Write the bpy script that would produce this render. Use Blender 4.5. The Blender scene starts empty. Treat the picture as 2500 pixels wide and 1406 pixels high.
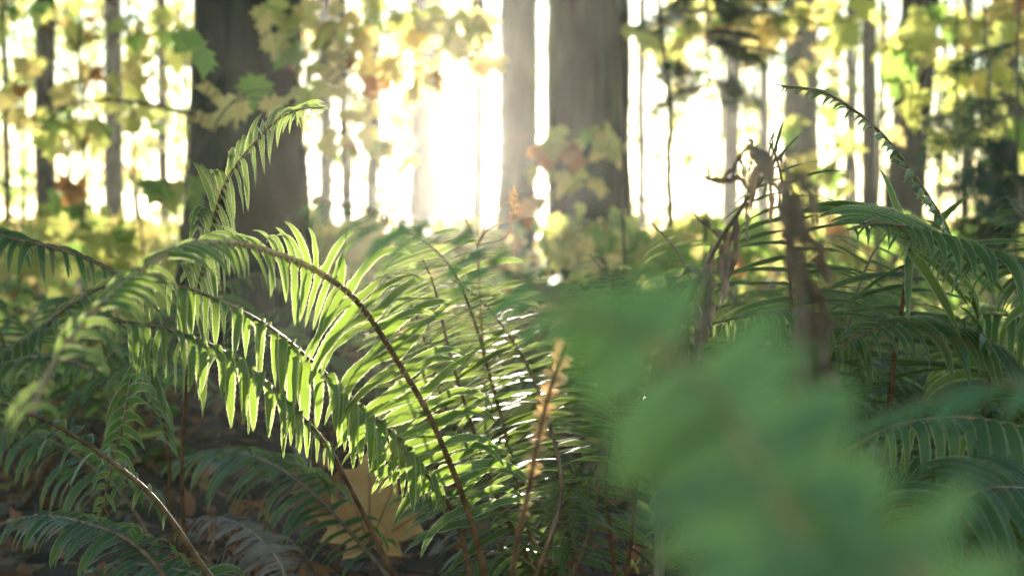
import bpy, math, random
import numpy as np
from mathutils import Vector

SC = bpy.context.scene
COL = SC.collection
RNG = np.random.default_rng(7)
random.seed(7)

# ------------------------------------------------------------------ camera
FPX = 50.0 / 36.0 * 2500.0            # focal length in photo pixels
HCAM = 0.36
PITCH = math.atan((703 - 560) / FPX)  # looking slightly down
CAM = np.array([0.0, 0.0, HCAM])
FWD = np.array([0.0, math.cos(PITCH), -math.sin(PITCH)])
UPV = np.array([0.0, math.sin(PITCH), math.cos(PITCH)])
RGT = np.array([1.0, 0.0, 0.0])
cd = bpy.data.cameras.new('camera')
cam = bpy.data.objects.new('camera', cd)
COL.objects.link(cam)
cam.location = CAM
cam.rotation_euler = (math.pi / 2 - PITCH, 0, 0)
cd.lens = 50
cd.sensor_width = 36
cd.clip_start = 0.01
cd.clip_end = 2000
cd.dof.use_dof = True
cd.dof.focus_distance = 1.0
cd.dof.aperture_fstop = 8.2
SC.camera = cam


def P(u, v, d):
    return CAM + d * (FWD + RGT * ((u - 1250) / FPX) + UPV * ((703 - v) / FPX))


# ------------------------------------------------------------------ light
SUN_DIR = P(1128, 310, 1.0) - CAM
SUN_DIR /= np.linalg.norm(SUN_DIR)
EL = math.asin(SUN_DIR[2])
AZ = math.atan2(SUN_DIR[0], SUN_DIR[1])
world = bpy.data.worlds.new('World')
SC.world = world
world.use_nodes = True
wn = world.node_tree
bg = wn.nodes['Background']
sky = wn.nodes.new('ShaderNodeTexSky')
sky.sky_type = 'NISHITA'
sky.sun_disc = False
sky.sun_elevation = EL
sky.sun_rotation = AZ
sky.air_density = 1.0
sky.dust_density = 0.05
sky.ozone_density = 1.5
wn.links.new(sky.outputs[0], bg.inputs[0])
bg.inputs[1].default_value = 0.15
sl = bpy.data.lights.new('sun', 'SUN')
sl.energy = 4.4
sl.angle = math.radians(0.5)
sl.color = (1.0, 0.89, 0.72)
so = bpy.data.objects.new('sun', sl)
COL.objects.link(so)
so.rotation_euler = Vector(SUN_DIR).to_track_quat('Z', 'Y').to_euler()
so.location = (0, 0, 30)

vs = SC.view_settings
vs.view_transform = 'Standard'
vs.look = 'None'
vs.gamma = 1
vs.exposure = 2.05
cy = SC.cycles
cy.use_denoising = True
cy.max_bounces = 7
cy.diffuse_bounces = 3
cy.glossy_bounces = 2
cy.transmission_bounces = 4
cy.transparent_max_bounces = 4
cy.volume_bounces = 0
cy.sample_clamp_indirect = 6
cy.use_adaptive_sampling = True
cy.adaptive_threshold = 0.02


# ------------------------------------------------------------------ materials
def newmat(name):
    m = bpy.data.materials.new(name)
    m.use_nodes = True
    t = m.node_tree
    return m, t, t.nodes['Principled BSDF']


def ramp_noise(t, c1, c2, scale, coord='Object', stretch=None, detail=4, lo=.35, hi=.65):
    tc = t.nodes.new('ShaderNodeTexCoord')
    n = t.nodes.new('ShaderNodeTexNoise')
    n.inputs['Scale'].default_value = scale
    n.inputs['Detail'].default_value = detail
    src = tc.outputs[coord]
    if stretch:
        mp = t.nodes.new('ShaderNodeMapping')
        mp.inputs['Scale'].default_value = stretch
        t.links.new(src, mp.inputs[0])
        src = mp.outputs[0]
    t.links.new(src, n.inputs['Vector'])
    r = t.nodes.new('ShaderNodeValToRGB')
    r.color_ramp.elements[0].position = lo
    r.color_ramp.elements[1].position = hi
    r.color_ramp.elements[0].color = (*c1, 1)
    r.color_ramp.elements[1].color = (*c2, 1)
    t.links.new(n.outputs[0], r.inputs[0])
    return r.outputs[0], n.outputs[0]


def leafmat(name, c1, c2, tr, fac=.45, rough=.35, spec=.5, scale=25.0, brown=None):
    """a leaf: reflecting blade mixed with light passing through it"""
    m, t, b = newmat(name)
    col, _ = ramp_noise(t, c1, c2, scale)
    t.links.new(col, b.inputs['Base Color'])
    b.inputs['Roughness'].default_value = rough
    b.inputs['Specular IOR Level'].default_value = spec
    if brown:
        # dry brown blotches and dying tips
        bc, bf = ramp_noise(t, (0, 0, 0), (1, 1, 1), 34, detail=3, lo=.60, hi=.70)
        bm = t.nodes.new('ShaderNodeMixRGB')
        t.links.new(bc, bm.inputs[0])
        t.links.new(col, bm.inputs[1])
        bm.inputs[2].default_value = (*brown, 1)
        col = bm.outputs[0]
        t.links.new(col, b.inputs['Base Color'])
    tl = t.nodes.new('ShaderNodeBsdfTranslucent')
    mx = t.nodes.new('ShaderNodeMixRGB')
    mx.blend_type = 'MIX'
    mx.inputs[0].default_value = .75
    t.links.new(col, mx.inputs[1])
    mx.inputs[2].default_value = (*tr, 1)
    t.links.new(mx.outputs[0], tl.inputs[0])
    ms = t.nodes.new('ShaderNodeMixShader')
    ms.inputs[0].default_value = fac
    t.links.new(b.outputs[0], ms.inputs[1])
    t.links.new(tl.outputs[0], ms.inputs[2])
    t.links.new(ms.outputs[0], t.nodes['Material Output'].inputs[0])
    return m


def plainmat(name, c1, c2, scale, rough=.8, bump=0.0, stretch=None, spec=.3):
    m, t, b = newmat(name)
    col, fac = ramp_noise(t, c1, c2, scale, stretch=stretch, detail=8)
    t.links.new(col, b.inputs['Base Color'])
    b.inputs['Roughness'].default_value = rough
    b.inputs['Specular IOR Level'].default_value = spec
    if bump:
        bp = t.nodes.new('ShaderNodeBump')
        bp.inputs['Strength'].default_value = bump
        bp.inputs['Distance'].default_value = .01
        t.links.new(fac, bp.inputs['Height'])
        t.links.new(bp.outputs[0], b.inputs['Normal'])
    return m


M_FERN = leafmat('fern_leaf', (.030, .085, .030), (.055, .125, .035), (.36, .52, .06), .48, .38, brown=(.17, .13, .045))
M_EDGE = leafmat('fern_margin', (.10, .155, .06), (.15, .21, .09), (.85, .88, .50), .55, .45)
M_BFERN = leafmat('broad_fern_leaf', (.088, .190, .058), (.115, .220, .060), (.07, .14, .03), .14, .5)
M_RACH = plainmat('fern_stalk_skin', (.085, .042, .018), (.24, .13, .055), 90, .45, spec=.5)
M_GOLD = leafmat('tan_stalk_sun_tint', (.34, .21, .09), (.56, .40, .20), (.8, .5, .2), .3, .4, .5, 120)  # tan stalk skin; sunlight on the upper stalk is painted into its colour
M_DEAD = leafmat('withered_fern', (.11, .085, .062), (.30, .235, .17), (.24, .17, .10), .25, .6, .3, 40)
M_BARK = plainmat('bark', (.012, .014, .008), (.080, .086, .052), 11, .9, 1.0, (1, 1, .22))
M_MOSSBARK = plainmat('mossy_bark', (.018, .023, .012), (.094, .108, .062), 10, .9, 1.0, (1, 1, .25))
M_TWIG = plainmat('twig_bark', (.045, .034, .022), (.10, .080, .05), 30, .8)
M_STEM = plainmat('green_stem', (.06, .07, .03), (.12, .12, .05), 20, .7)
M_YEL = leafmat('maple_leaf_yellow', (.55, .44, .14), (.70, .57, .22), (.95, .80, .30), .70, .5, .35, 12, brown=(.20, .11, .04))
M_YG = leafmat('maple_leaf_lime', (.30, .36, .09), (.44, .46, .13), (.80, .82, .22), .70, .5, .35, 12, brown=(.20, .11, .04))
M_GRN = leafmat('maple_leaf_green', (.10, .21, .06), (.15, .27, .07), (.42, .66, .12), .68, .5, .35, 12, brown=(.20, .11, .04))
M_ORG = leafmat('maple_leaf_orange', (.30, .14, .05), (.42, .22, .08), (.75, .36, .10), .45, .5, .35, 12, brown=(.20, .11, .04))
M_CON = leafmat('conifer_needles', (.022, .06, .032), (.04, .085, .04), (.08, .16, .05), .3, .5, .35, 20)
M_GRASS = leafmat('dry_straw', (.34, .22, .11), (.48, .34, .19), (.7, .45, .18), .4, .5, .4, 40)
M_WOOD = plainmat('dead_wood', (.10, .070, .048), (.22, .165, .12), 35, .85, .6, (1, 1, .3))
M_GROUND = plainmat('forest_floor', (.05, .033, .021), (.16, .10, .062), 9, .95, .8)
M_LIT1 = leafmat('litter_brown', (.20, .105, .055), (.36, .20, .11), (.30, .14, .06), .25, .7, .3, 20)
M_LIT2 = leafmat('litter_rust', (.28, .115, .055), (.44, .21, .10), (.5, .2, .07), .3, .7, .3, 20)
M_BIGLEAF = leafmat('fallen_leaf_tan', (.62, .29, .09), (.85, .56, .25), (.95, .60, .25), .5, .55, .3, 22)


# ------------------------------------------------------------------ mesh building
class MB:
    def __init__(s):
        s.v, s.f, s.m, s.n = [], [], [], 0

    def add(s, verts, faces, mat=0):
        verts = np.asarray(verts, float).reshape(-1, 3)
        s.v.append(verts)
        faces = np.asarray(faces, int)
        s.f.append((faces + s.n))
        m = np.asarray(mat)
        s.m.append(np.full(len(faces), int(mat)) if m.ndim == 0 else m)
        s.n += len(verts)

    def tube(s, pts, rad, sides=6, mat=0, noise=0.0):
        pts = np.asarray(pts, float)
        n = len(pts)
        rad = np.broadcast_to(np.asarray(rad, float), (n,))
        T = np.gradient(pts, axis=0)
        T /= np.linalg.norm(T, axis=1)[:, None] + 1e-12
        ref = np.array([.31, .85, .42]) if abs(T[0] @ np.array([.31, .85, .42])) < .9 else np.array([1., 0, 0])
        A = np.cross(T, ref)
        A /= np.linalg.norm(A, axis=1)[:, None] + 1e-12
        B = np.cross(T, A)
        th = np.arange(sides) / sides * 2 * math.pi
        r = rad[:, None] * (1 + (RNG.normal(0, noise, (n, sides)) if noise else 0))
        V = pts[:, None, :] + (r * np.cos(th))[..., None] * A[:, None, :] + (r * np.sin(th))[..., None] * B[:, None, :]
        i = np.arange(n - 1)[:, None] * sides
        j = np.arange(sides)[None, :]
        k = (j + 1) % sides
        F = np.stack([i + j, i + k, i + sides + k, i + sides + j], -1).reshape(-1, 4)
        s.add(V.reshape(-1, 3), F, mat)
        # rounded tip
        tip = pts[-1] + T[-1] * rad[-1] * .8
        b = (n - 1) * sides
        base = s.n - n * sides + b
        s.v.append(tip[None]); s.n += 1
        F2 = np.array([[base + a, base + (a + 1) % sides, s.n - 1, s.n - 1] for a in range(sides)])
        s.f.append(F2); s.m.append(np.full(sides, int(mat)))

    def build(s, name, mats, parent=None, smooth=True):
        V = np.concatenate(s.v)
        F = np.concatenate([f if f.shape[1] == 4 else np.c_[f, f[:, -1:]] for f in s.f])
        MI = np.concatenate(s.m)
        me = bpy.data.meshes.new(name)
        tri = F[:, 2] == F[:, 3]
        cnt = np.where(tri, 3, 4)
        start = np.concatenate([[0], np.cumsum(cnt)[:-1]])
        mask = np.ones(F.shape, bool)
        mask[:, 3] = ~tri
        loops = F[mask]
        me.vertices.add(len(V)); me.vertices.foreach_set('co', V.astype(np.float32).ravel())
        me.loops.add(len(loops)); me.loops.foreach_set('vertex_index', loops.astype(np.int32))
        me.polygons.add(len(F)); me.polygons.foreach_set('loop_start', start.astype(np.int32))
        me.polygons.foreach_set('material_index', MI.astype(np.int32))
        if smooth:
            me.polygons.foreach_set('use_smooth', np.ones(len(F), bool))
        for m in (mats if isinstance(mats, (list, tuple)) else [mats]):
            me.materials.append(m)
        me.update(calc_edges=True)
        me.validate()
        o = bpy.data.objects.new(name, me)
        COL.objects.link(o)
        if parent:
            o.parent = parent
            o.location = -np.array(parent.location)
        return o


def tag(o, label=None, cat=None, group=None, kind=None):
    if label: o['label'] = label
    if cat: o['category'] = cat
    if group: o['group'] = group
    if kind: o['kind'] = kind
    return o


def thing(name, loc, label, cat, group=None):
    o = bpy.data.objects.new(name, None)
    o.empty_display_size = .05
    COL.objects.link(o)
    o.location = [float(a) for a in loc]
    return tag(o, label, cat, group)


def sub(o, parent):
    """parent o (whose mesh already sits in the parent's space)"""
    o.parent = parent
    o.location = (0, 0, 0)
    return o


def spline(pts, n):
    pts = np.asarray(pts, float)
    p = np.vstack([2 * pts[0] - pts[1], pts, 2 * pts[-1] - pts[-2]])
    out = []
    for i in range(1, len(p) - 2):
        t = np.linspace(0, 1, 16, endpoint=False)[:, None]
        a, b, c, d = p[i - 1], p[i], p[i + 1], p[i + 2]
        out.append(.5 * (2 * b + (c - a) * t + (2 * a - 5 * b + 4 * c - d) * t ** 2 + (3 * b - a - 3 * c + d) * t ** 3))
    q = np.vstack(out + [pts[-1:]])
    L = np.concatenate([[0], np.cumsum(np.linalg.norm(np.diff(q, axis=0), axis=1))])
    s = np.linspace(0, L[-1], n)
    return np.stack([np.interp(s, L, q[:, k]) for k in range(3)], 1), L[-1]


def nrm(a):
    return a / (np.linalg.norm(a, axis=-1, keepdims=True) + 1e-12)


def ground_z(x, y):
    return .025 * np.sin(x * 2.1 + 1.3) * np.cos(y * 1.7) + .012 * np.sin(x * 7.3 + y * 5.1)


# ------------------------------------------------------------------ fern
def frond(parent, pix, N, prof, spacing=.008, droop=.6, twist=0., lean=20., W=.15, tipcurl=.25, rows=18, rad=.0022,
          mats=None, rach=None, jitter=1.0, world_pts=None, start=None, miss=.03, bristle=0, sides=(1, 1), thin=(1.1, 0), lift=0., roll=.5, gold=2., fold=.25, wave=.10, stalk_name='stalk'):
    """pix: rachis as (u, v, depth) from base to tip; N: normal of the frond's plane (one, or one per end);
    prof: [(t, pinna length)] along the rachis"""
    mats = mats or [M_FERN, M_EDGE]
    rach = rach or M_RACH
    pts = [P(*p) for p in pix] if world_pts is None else list(world_pts)
    if start is not None:
        pts = [np.array(start)] + pts
    R, L = spline(pts, 90)
    if prof[0][0] == 'at':          # lengths given at control points instead of fractions of the stalk
        off = 1 if start is not None else 0
        prof = [(float(np.argmin(np.linalg.norm(R - pts[int(i) + off], axis=1)) / 89), l) for i, l in prof[1:]]
    S = np.linspace(0, 1, 90)
    loc = np.array(parent.location)
    rb = MB()
    rb.tube(R - loc, rad * (1 - .8 * S) + .0004, 6)
    fm = rb.m[0]; fm[(np.arange(len(fm)) // 6) / 89. > gold] = 1  # stalk past this fraction takes the paler tan with painted sunlight
    if bristle:
        k = int(L / bristle)
        for t in RNG.random(k):
            p = np.array([np.interp(t, S, R[:, c]) for c in range(3)]) - loc
            d = nrm(RNG.normal(0, 1, 3) + np.array([0, 0, .3]))
            ln = RNG.uniform(.003, .007) * (1 - .5 * t)
            w = nrm(np.cross(d, RNG.normal(0, 1, 3))) * .0006
            rb.add([p + w, p - w, p + d * ln], [[0, 1, 2, 2]])
    N = np.asarray(N, float)
    if N.ndim == 1:
        N = np.stack([N, N])
    tp = np.array([a for a, _ in prof]); lp = np.array([b for _, b in prof])
    n = max(4, int(L * (tp[-1] - tp[0]) / spacing))
    ts = np.repeat(np.linspace(tp[0], tp[-1], n), 2)
    side = np.tile([1., -1.], n)
    ts = np.clip(ts + np.where(side > 0, .25, -.25) * (tp[-1] - tp[0]) / n + RNG.normal(0, .0012 * jitter, 2 * n), 0, 1)
    keep = RNG.random(2 * n) > np.where(ts > thin[0], thin[1], miss)
    ts, side = ts[keep], side[keep]
    m = len(ts)
    base = np.stack([np.interp(ts, S, R[:, c]) for c in range(3)], 1)
    TT = nrm(np.gradient(R, axis=0))
    T = nrm(np.stack([np.interp(ts, S, TT[:, c]) for c in range(3)], 1))
    k = np.linspace(0, 1, len(N))
    Nn = np.stack([np.interp(ts, k, N[:, c]) for c in range(3)], 1)
    Lat = nrm(np.cross(T, Nn))
    ln = np.interp(ts, tp, lp) * np.where(side > 0, sides[0], sides[1]) * RNG.normal(1, .10 * jitter, m)
    la = np.radians(lean + RNG.normal(0, 7 * jitter, m))[:, None]
    d = nrm(Lat * side[:, None] * np.cos(la) + T * np.sin(la))
    tw = np.radians(twist + RNG.normal(0, 9 * jitter, m))[:, None]
    nn = nrm(Nn - (Nn * d).sum(1, keepdims=True) * d)
    # twist the blade about its own axis so that its upper face turns to the frond's tip
    if lift:
        d = nrm(d + Nn * lift * RNG.normal(1, .25, (m, 1)))
        nn = nrm(nn - (nn * d).sum(1, keepdims=True) * d)
    b = np.cross(d, nn)
    b = b * np.where((b * T).sum(1, keepdims=True) < 0, -1, 1)
    nn = nrm(nn * np.cos(tw) + b * np.sin(tw))
    dr = np.clip(droop * RNG.normal(1, .22 * jitter, m), 0, None)[:, None]
    tc = (tipcurl * RNG.normal(1, .5 * jitter, m))[:, None]
    wv = RNG.uniform(.5, 1.3, m)[:, None]
    ph = RNG.uniform(0, 6.28, m)[:, None]
    rl = RNG.normal(0, roll, m)[:, None] * jitter
    width = np.clip(W * ln, .0015, .0125)[:, None]
    s = np.linspace(0, 1, rows)
    ds = 1 / (rows - 1)
    g = np.array([0, 0, -1.])
    X = np.array([-1, -.74, 0, .74, 1.])
    cur = base.copy()
    V = np.zeros((m, rows, 5, 3))
    for i in range(rows):
        si = s[i]
        prof_w = (1 - si ** 2.6) ** .75 * min(1, .55 + si * 6)
        ser = 1 + (.10 if i % 2 else -.07) * (0 < i < rows - 1)
        bb = nrm(np.cross(nn, d))
        hw = width * .5 * max(prof_w, .02)
        aur = 1.0
        for j, x in enumerate(X):
            z = (abs(x) ** 1.5) * fold * hw + wave * hw * wv * np.sin(si * 16 + ph + (2.2 if x > 0 else 0)) * abs(x)
            if abs(x) == 1:
                z = z - .10 * hw
            # auricle: little ear at the base on the side of the frond's tip
            ear = 1 + .55 * np.exp(-((si - .07) / .06) ** 2) * (((bb * T).sum(1, keepdims=True) * x) > 0)
            V[:, i, j] = cur + bb * x * hw * ear * (ser if abs(x) == 1 else 1) + nn * z
        d2 = nrm(d + g * dr * ds * ((1.6 if si < .6 else 1.0) if droop > 2 else (.4 + 2.0 * si)) + T * tc * ds * si * 2)
        # keep the blade's normal perpendicular while it bends
        nn = nrm(nn - (nn * d2).sum(1, keepdims=True) * d2)
        nn = nrm(nn + np.cross(d2, nn) * rl * ds)
        d = d2
        cur = cur + d * ln[:, None] * ds
    idx = np.arange(m * rows * 5).reshape(m, rows, 5)
    Fs, Ms = [], []
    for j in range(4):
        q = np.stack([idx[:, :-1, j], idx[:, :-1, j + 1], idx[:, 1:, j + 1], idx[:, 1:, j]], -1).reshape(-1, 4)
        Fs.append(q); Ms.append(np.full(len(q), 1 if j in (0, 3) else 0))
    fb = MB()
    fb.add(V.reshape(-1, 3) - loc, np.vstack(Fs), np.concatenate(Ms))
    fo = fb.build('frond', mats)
    sub(fo, parent)
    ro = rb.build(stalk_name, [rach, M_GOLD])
    sub(ro, fo)
    return fo


def plant(u, v_or_none, d, label, cat='fern', group='sword ferns on the forest floor', name='sword_fern', xyz=None):
    if xyz is None:
        p = P(u, 560, d)
        xyz = (p[0], p[1], ground_z(p[0], p[1]))
    return thing(name, xyz, label, cat, group)


BEND = 1.5
# leaf templates -------------------------------------------------------------
def maple_template(k=1.0):
    """lobed maple leaf in the xy plane, stalk end at the origin, about 1 unit across"""
    half = [(0, 0), (.10, -.10), (.30, -.12), (.26, .02), (.52, .06), (.44, .18), (.62, .34), (.40, .36), (.44, .50), (.26, .42), (.24, .60), (.30, .74),
            (.14, .74), (0, 1.0)]
    out = [(x, y) for x, y in half] + [(-x, y) for x, y in half[-2:0:-1]]
    V = [(0, .30, 0)] + [(x, y, -.22 * abs(x) - .18 * max(0, y - .3) ** 1.3 + .05 * math.sin(9 * x + 5 * y)) for x, y in out]
    n = len(out)
    F = [[0, 1 + i, 1 + (i + 1) % n] for i in range(n)]
    return np.array(V), np.array(F)


def simple_template():
    out = [(0, 0), (.22, .12), (.34, .4), (.22, .75), (0, 1), (-.22, .75), (-.34, .4), (-.22, .12)]
    V = [(0, .45, .03)] + [(x, y, -.25 * abs(x) - .1 * y * y) for x, y in out]
    F = [[0, 1 + i, 1 + (i + 1) % 8] for i in range(8)]
    return np.array(V), np.array(F)


def oval_template():
    out = [(0, 0), (.2, .25), (.22, .6), (0, 1), (-.22, .6), (-.2, .25)]
    V = [(x, y, -.3 * abs(x)) for x, y in out]
    return np.array(V), np.array([[0, 1, 2, 3], [0, 3, 4, 5]])


T_MAPLE, T_SIMPLE, T_OVAL = maple_template(), simple_template(), oval_template()


def scatter(mb, tpl, pos, size, yaxis, normal, mat=0):
    """put a copy of the leaf TPL at each position: y axis along the leaf, normal its upper face"""
    V, F = tpl
    pos = np.asarray(pos); k = len(pos)
    y = nrm(np.broadcast_to(yaxis, (k, 3)).astype(float))
    z = np.broadcast_to(normal, (k, 3)).astype(float)
    x = nrm(np.cross(y, z)); z = np.cross(x, y)
    sz = np.broadcast_to(size, (k,))[:, None, None]
    bend = RNG.uniform(.4, 1.9, k)[:, None, None] if k > 1 else np.full((1, 1, 1), BEND)
    W = pos[:, None, :] + sz * (V[None, :, :1] * x[:, None] + V[None, :, 1:2] * y[:, None] + bend * V[None, :, 2:] * z[:, None])
    FF = (F[None] + (np.arange(k) * len(V))[:, None, None]).reshape(-1, F.shape[1])
    mm = np.broadcast_to(mat, (k,))
    mb.add(W.reshape(-1, 3), FF, np.repeat(mm, len(F)))


# ------------------------------------------------------------------ ground
def make_ground():
    g = MB()
    xs = np.concatenate([np.linspace(-140, -8, 20), np.linspace(-7, 7, 141), np.linspace(8, 140, 20)])
    ys = np.concatenate([np.linspace(-40, -2, 8), np.linspace(-1.5, 12, 136), np.linspace(13, 200, 26)])
    X, Y = np.meshgrid(xs, ys)
    Z = ground_z(X, Y) + np.where((abs(X) < 7) & (Y < 12) & (Y > -1.5), RNG.normal(0, .006, X.shape), 0)
    V = np.stack([X, Y, Z], -1).reshape(-1, 3)
    nx = len(xs)
    i = np.arange(len(ys) - 1)[:, None] * nx + np.arange(nx - 1)[None]
    F = np.stack([i, i + 1, i + nx + 1, i + nx], -1).reshape(-1, 4)
    g.add(V, F)
    tag(g.build('ground', M_GROUND), kind='structure')
    # litter: too many scraps to count
    k = 11000
    d = .9 + 5.5 * RNG.random(k) ** 1.6
    x = RNG.uniform(-.5, .5, k) * (d * .9 + .3)
    z = ground_z(x, d) + RNG.uniform(.004, .035, k)
    yv = RNG.normal(0, 1, (k, 3)) * np.array([1, 1, .35])
    nv = RNG.normal(0, .55, (k, 3)) + np.array([0, 0, 1.])
    lb = MB()
    scatter(lb, T_OVAL, np.stack([x, d, z], 1), RNG.uniform(.008, .045, k), yv, nv, RNG.integers(0, 3, k))
    for _ in range(1400):
        dd = .9 + 3.5 * RNG.random() ** 1.5
        xx = RNG.uniform(-.5, .5) * (dd * .9 + .3)
        a = RNG.uniform(0, 6.28); l = RNG.uniform(.03, .12)
        p0 = np.array([xx, dd, ground_z(xx, dd) + RNG.uniform(.01, .04)])
        p1 = p0 + np.array([math.cos(a) * l, math.sin(a) * l, RNG.uniform(-.01, .05)])
        lb.tube([p0, (p0 + p1) / 2 + RNG.normal(0, .004, 3), p1], RNG.uniform(.0008, .002), 4, 3)
    tag(lb.build('leaf_litter', [M_LIT1, M_LIT2, M_DEAD, M_TWIG]), kind='stuff', label='brown leaf litter and twigs covering the forest floor')


make_ground()


# ------------------------------------------------------------------ trees
def crown_mesh():
    c = MB()
    k = 1500
    th = RNG.uniform(0, 6.28, k); z = RNG.uniform(3.9, 5.2, k)
    r = 1.9 * np.sqrt(RNG.random(k)) * np.clip((5.5 - z) / 1.2, .25, 1)
    pos = np.stack([r * np.cos(th), r * np.sin(th), z], 1)
    scatter(c, T_SIMPLE, pos, RNG.uniform(.12, .3, k), RNG.normal(0, 1, (k, 3)), RNG.normal(0, .6, (k, 3)) + np.array([0, 0, 1.]), RNG.integers(0, 2, k))
    for a in np.linspace(0, 6.28, 9):
        z0 = RNG.uniform(3.8, 4.6)
        c.tube([(0, 0, z0), (.8 * math.cos(a), .8 * math.sin(a), z0 + .35), (1.6 * math.cos(a), 1.6 * math.sin(a), z0 + .5)], [.04, .025, .008], 5, 2)
    o = c.build('crown', [M_GRN, M_YG, M_BARK])
    return o


CROWN = None


def tree(u, w, D, label, lean=0.0, mat=None, group=None, name='forest_tree', flare=1.35, rough=.05, height=5.2, reach=.12, sides=40, crown=True):
    global CROWN
    mat = mat or M_BARK
    b = P(u, 560, D)
    r = w * D / FPX / 2
    x0, y0 = b[0], b[1]
    root = thing(name, (x0, y0, ground_z(x0, y0) - .02), label, 'tree', group)
    zs = np.concatenate([np.linspace(0, .5, 14), np.linspace(.55, 3.0, 36), np.linspace(3.2, height, 14)])
    lx = -lean * D / FPX / (560 * D / FPX)      # metres sideways per metre of height
    wob = np.cumsum(RNG.normal(0, .004, len(zs)))
    cx = lx * (zs - HCAM) + wob * .5
    th = np.arange(sides) / sides * 2 * math.pi
    ridge = RNG.normal(0, 1, sides)
    ridge2 = np.array([np.roll(ridge, int(i / 9)) for i in range(len(zs))])
    rr = r * (1 - .055 * zs) * (1 + (flare - 1) * np.exp(-zs / reach)) + .0
    rr = np.clip(rr, .012, None)
    N1 = RNG.normal(0, 1, (len(zs), sides))
    N1 = (N1 + np.roll(N1, 1, 0) + np.roll(N1, -1, 0) + np.roll(N1, 2, 0)) / 2
    RR = rr[:, None] * (1 + rough * (.5 * ridge2 + .45 * N1) + .10 * np.exp(-zs / .15)[:, None] * np.sin(th * 5 + u)[None])
    V = np.stack([cx[:, None] + RR * np.cos(th), RR * np.sin(th), np.broadcast_to(zs[:, None], RR.shape)], -1)
    i = np.arange(len(zs) - 1)[:, None] * sides
    j = np.arange(sides)[None]
    k = (j + 1) % sides
    F = np.stack([i + j, i + k, i + sides + k, i + sides + j], -1).reshape(-1, 4)
    t = MB(); t.add(V.reshape(-1, 3), F)
    t.add(V[-1], [[a, (a + 1) % sides, (sides - 1 - a) % sides] for a in range(1, sides // 2 - 1)])
    sub(t.build('trunk', mat), root)
    if crown:
        if CROWN is None:
            CROWN = crown_mesh(); c = CROWN
        else:
            c = CROWN.copy(); COL.objects.link(c)
        sub(c, root)
        c.rotation_euler = (0, 0, RNG.uniform(0, 6.28))
        c.location = (float(cx[-10]), 0, 0)
    return root


tree(612, 268, 3.9, 'thick dark trunk behind the upright fern frond, broadest tree of the wood', lean=-8, mat=M_BARK, rough=.055, sides=72, flare=1.9, reach=.22)
tree(1440, 206, 5.6, 'broad grey trunk right of the sun with yellow maple leaves in front', lean=4, mat=M_MOSSBARK, rough=.05, sides=72)
tree(1258, 96, 8.0, 'grey trunk of middling girth standing just right of the sun glare', lean=0, mat=M_MOSSBARK)
tree(118, 52, 9.0, 'slim dark trunk beside orange leaves near the left edge', lean=0)
tree(275, 46, 13, 'tan sunlit trunk second in from the dark slim left trunk', mat=M_MOSSBARK)
tree(402, 26, 15, 'thin brown trunk midway between the tan trunk and the thickest dark trunk')
tree(20, 18, 12, 'thin trunk at the very left edge of the photo')
tree(795, 36, 14, 'narrow trunk close right of the thickest dark trunk', mat=M_MOSSBARK)
tree(905, 32, 12, 'narrow trunk behind the orange drooping maple leaf', mat=M_MOSSBARK)
tree(1040, 78, 14, 'hazy trunk standing just left of the sun glare')
tree(1160, 28, 10, 'thin trunk between the sun glare and the grey trunk beside it')
tree(1562, 22, 12, 'thin trunk close behind the right side of the broad grey trunk')
tree(1785, 40, 13, 'narrow trunk rising behind the withered curled fern')
tree(1955, 88, 9.0, 'middling brown trunk behind the green ladder-like fern frond', mat=M_MOSSBARK)
tree(2122, 38, 10, 'slim trunk just left of the leaning dark trunk')
tree(2205, 96, 7.5, 'dark leaning trunk beside lime maple leaves on the right', lean=-34)
tree(2355, 24, 12, 'thin trunk between the leaning dark trunk and the right edge')
tree(2450, 74, 9.0, 'dark trunk near the right edge behind conifer sprays')
tree(2515, 60, 11, 'trunk cut by the right edge of the photo')
for (u, w, D) in [(60, 12, 30), (165, 14, 26), (222, 12, 34), (335, 16, 28), (446, 12, 30), (848, 12, 34), (960, 20, 30), (1695, 14, 30), (1855, 16, 28), (2045, 14, 32), (2290, 18, 26), (2400, 14, 30),
                  (850, 26, 13), (1866, 26, 15), (2075, 20, 16)]:
    tree(u, w, D, 'very thin distant trunk against the bright sky', group='distant thin trunks against the sky', lean=RNG.uniform(-26, 26), height=5.0, sides=14, crown=False)




def whip_branches(root, D, n, reach, z0=.5, z1=2.0, r0=.012, trunk_r=.1):
    # thin dead side branches still sitting on a trunk
    for _ in range(n):
        z = RNG.uniform(z0, z1); a = RNG.choice([0, math.pi]) + RNG.normal(0, .5)
        l = reach * RNG.uniform(.5, 1.2)
        p0 = np.array([math.cos(a) * trunk_r * .7, -abs(math.sin(a)) * trunk_r * .7, z])
        dv = np.array([math.cos(a), -abs(math.sin(a)), RNG.uniform(-.35, .25)])
        q, _l = spline([p0, p0 + dv * l * .4 + np.array([0, 0, .05 * l]), p0 + dv * l * .75, p0 + dv * l + np.array([0, 0, -.15 * l])], 14)
        m = MB(); m.tube(q, np.linspace(r0, r0 * .2, 14), 5, 0, .08)
        for k in (5, 8, 10):
            e = q[k] + (nrm(RNG.normal(0, 1, 3)) * .6 + dv * .6) * l * .25
            m.tube([q[k], (q[k] + e) / 2 + RNG.normal(0, .01, 3), e], np.linspace(r0 * .4, r0 * .12, 3), 4)
        sub(m.build('dead_branch', M_TWIG), root)


for o in [o for o in COL.objects if o.get('category') == 'tree' and not o.get('group')]:
    y = o.location.y
    whip_branches(o, y, int(RNG.integers(1, 4)), .5, .5, min(2.4, .3 + .15 * y), .009, .08)

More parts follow.
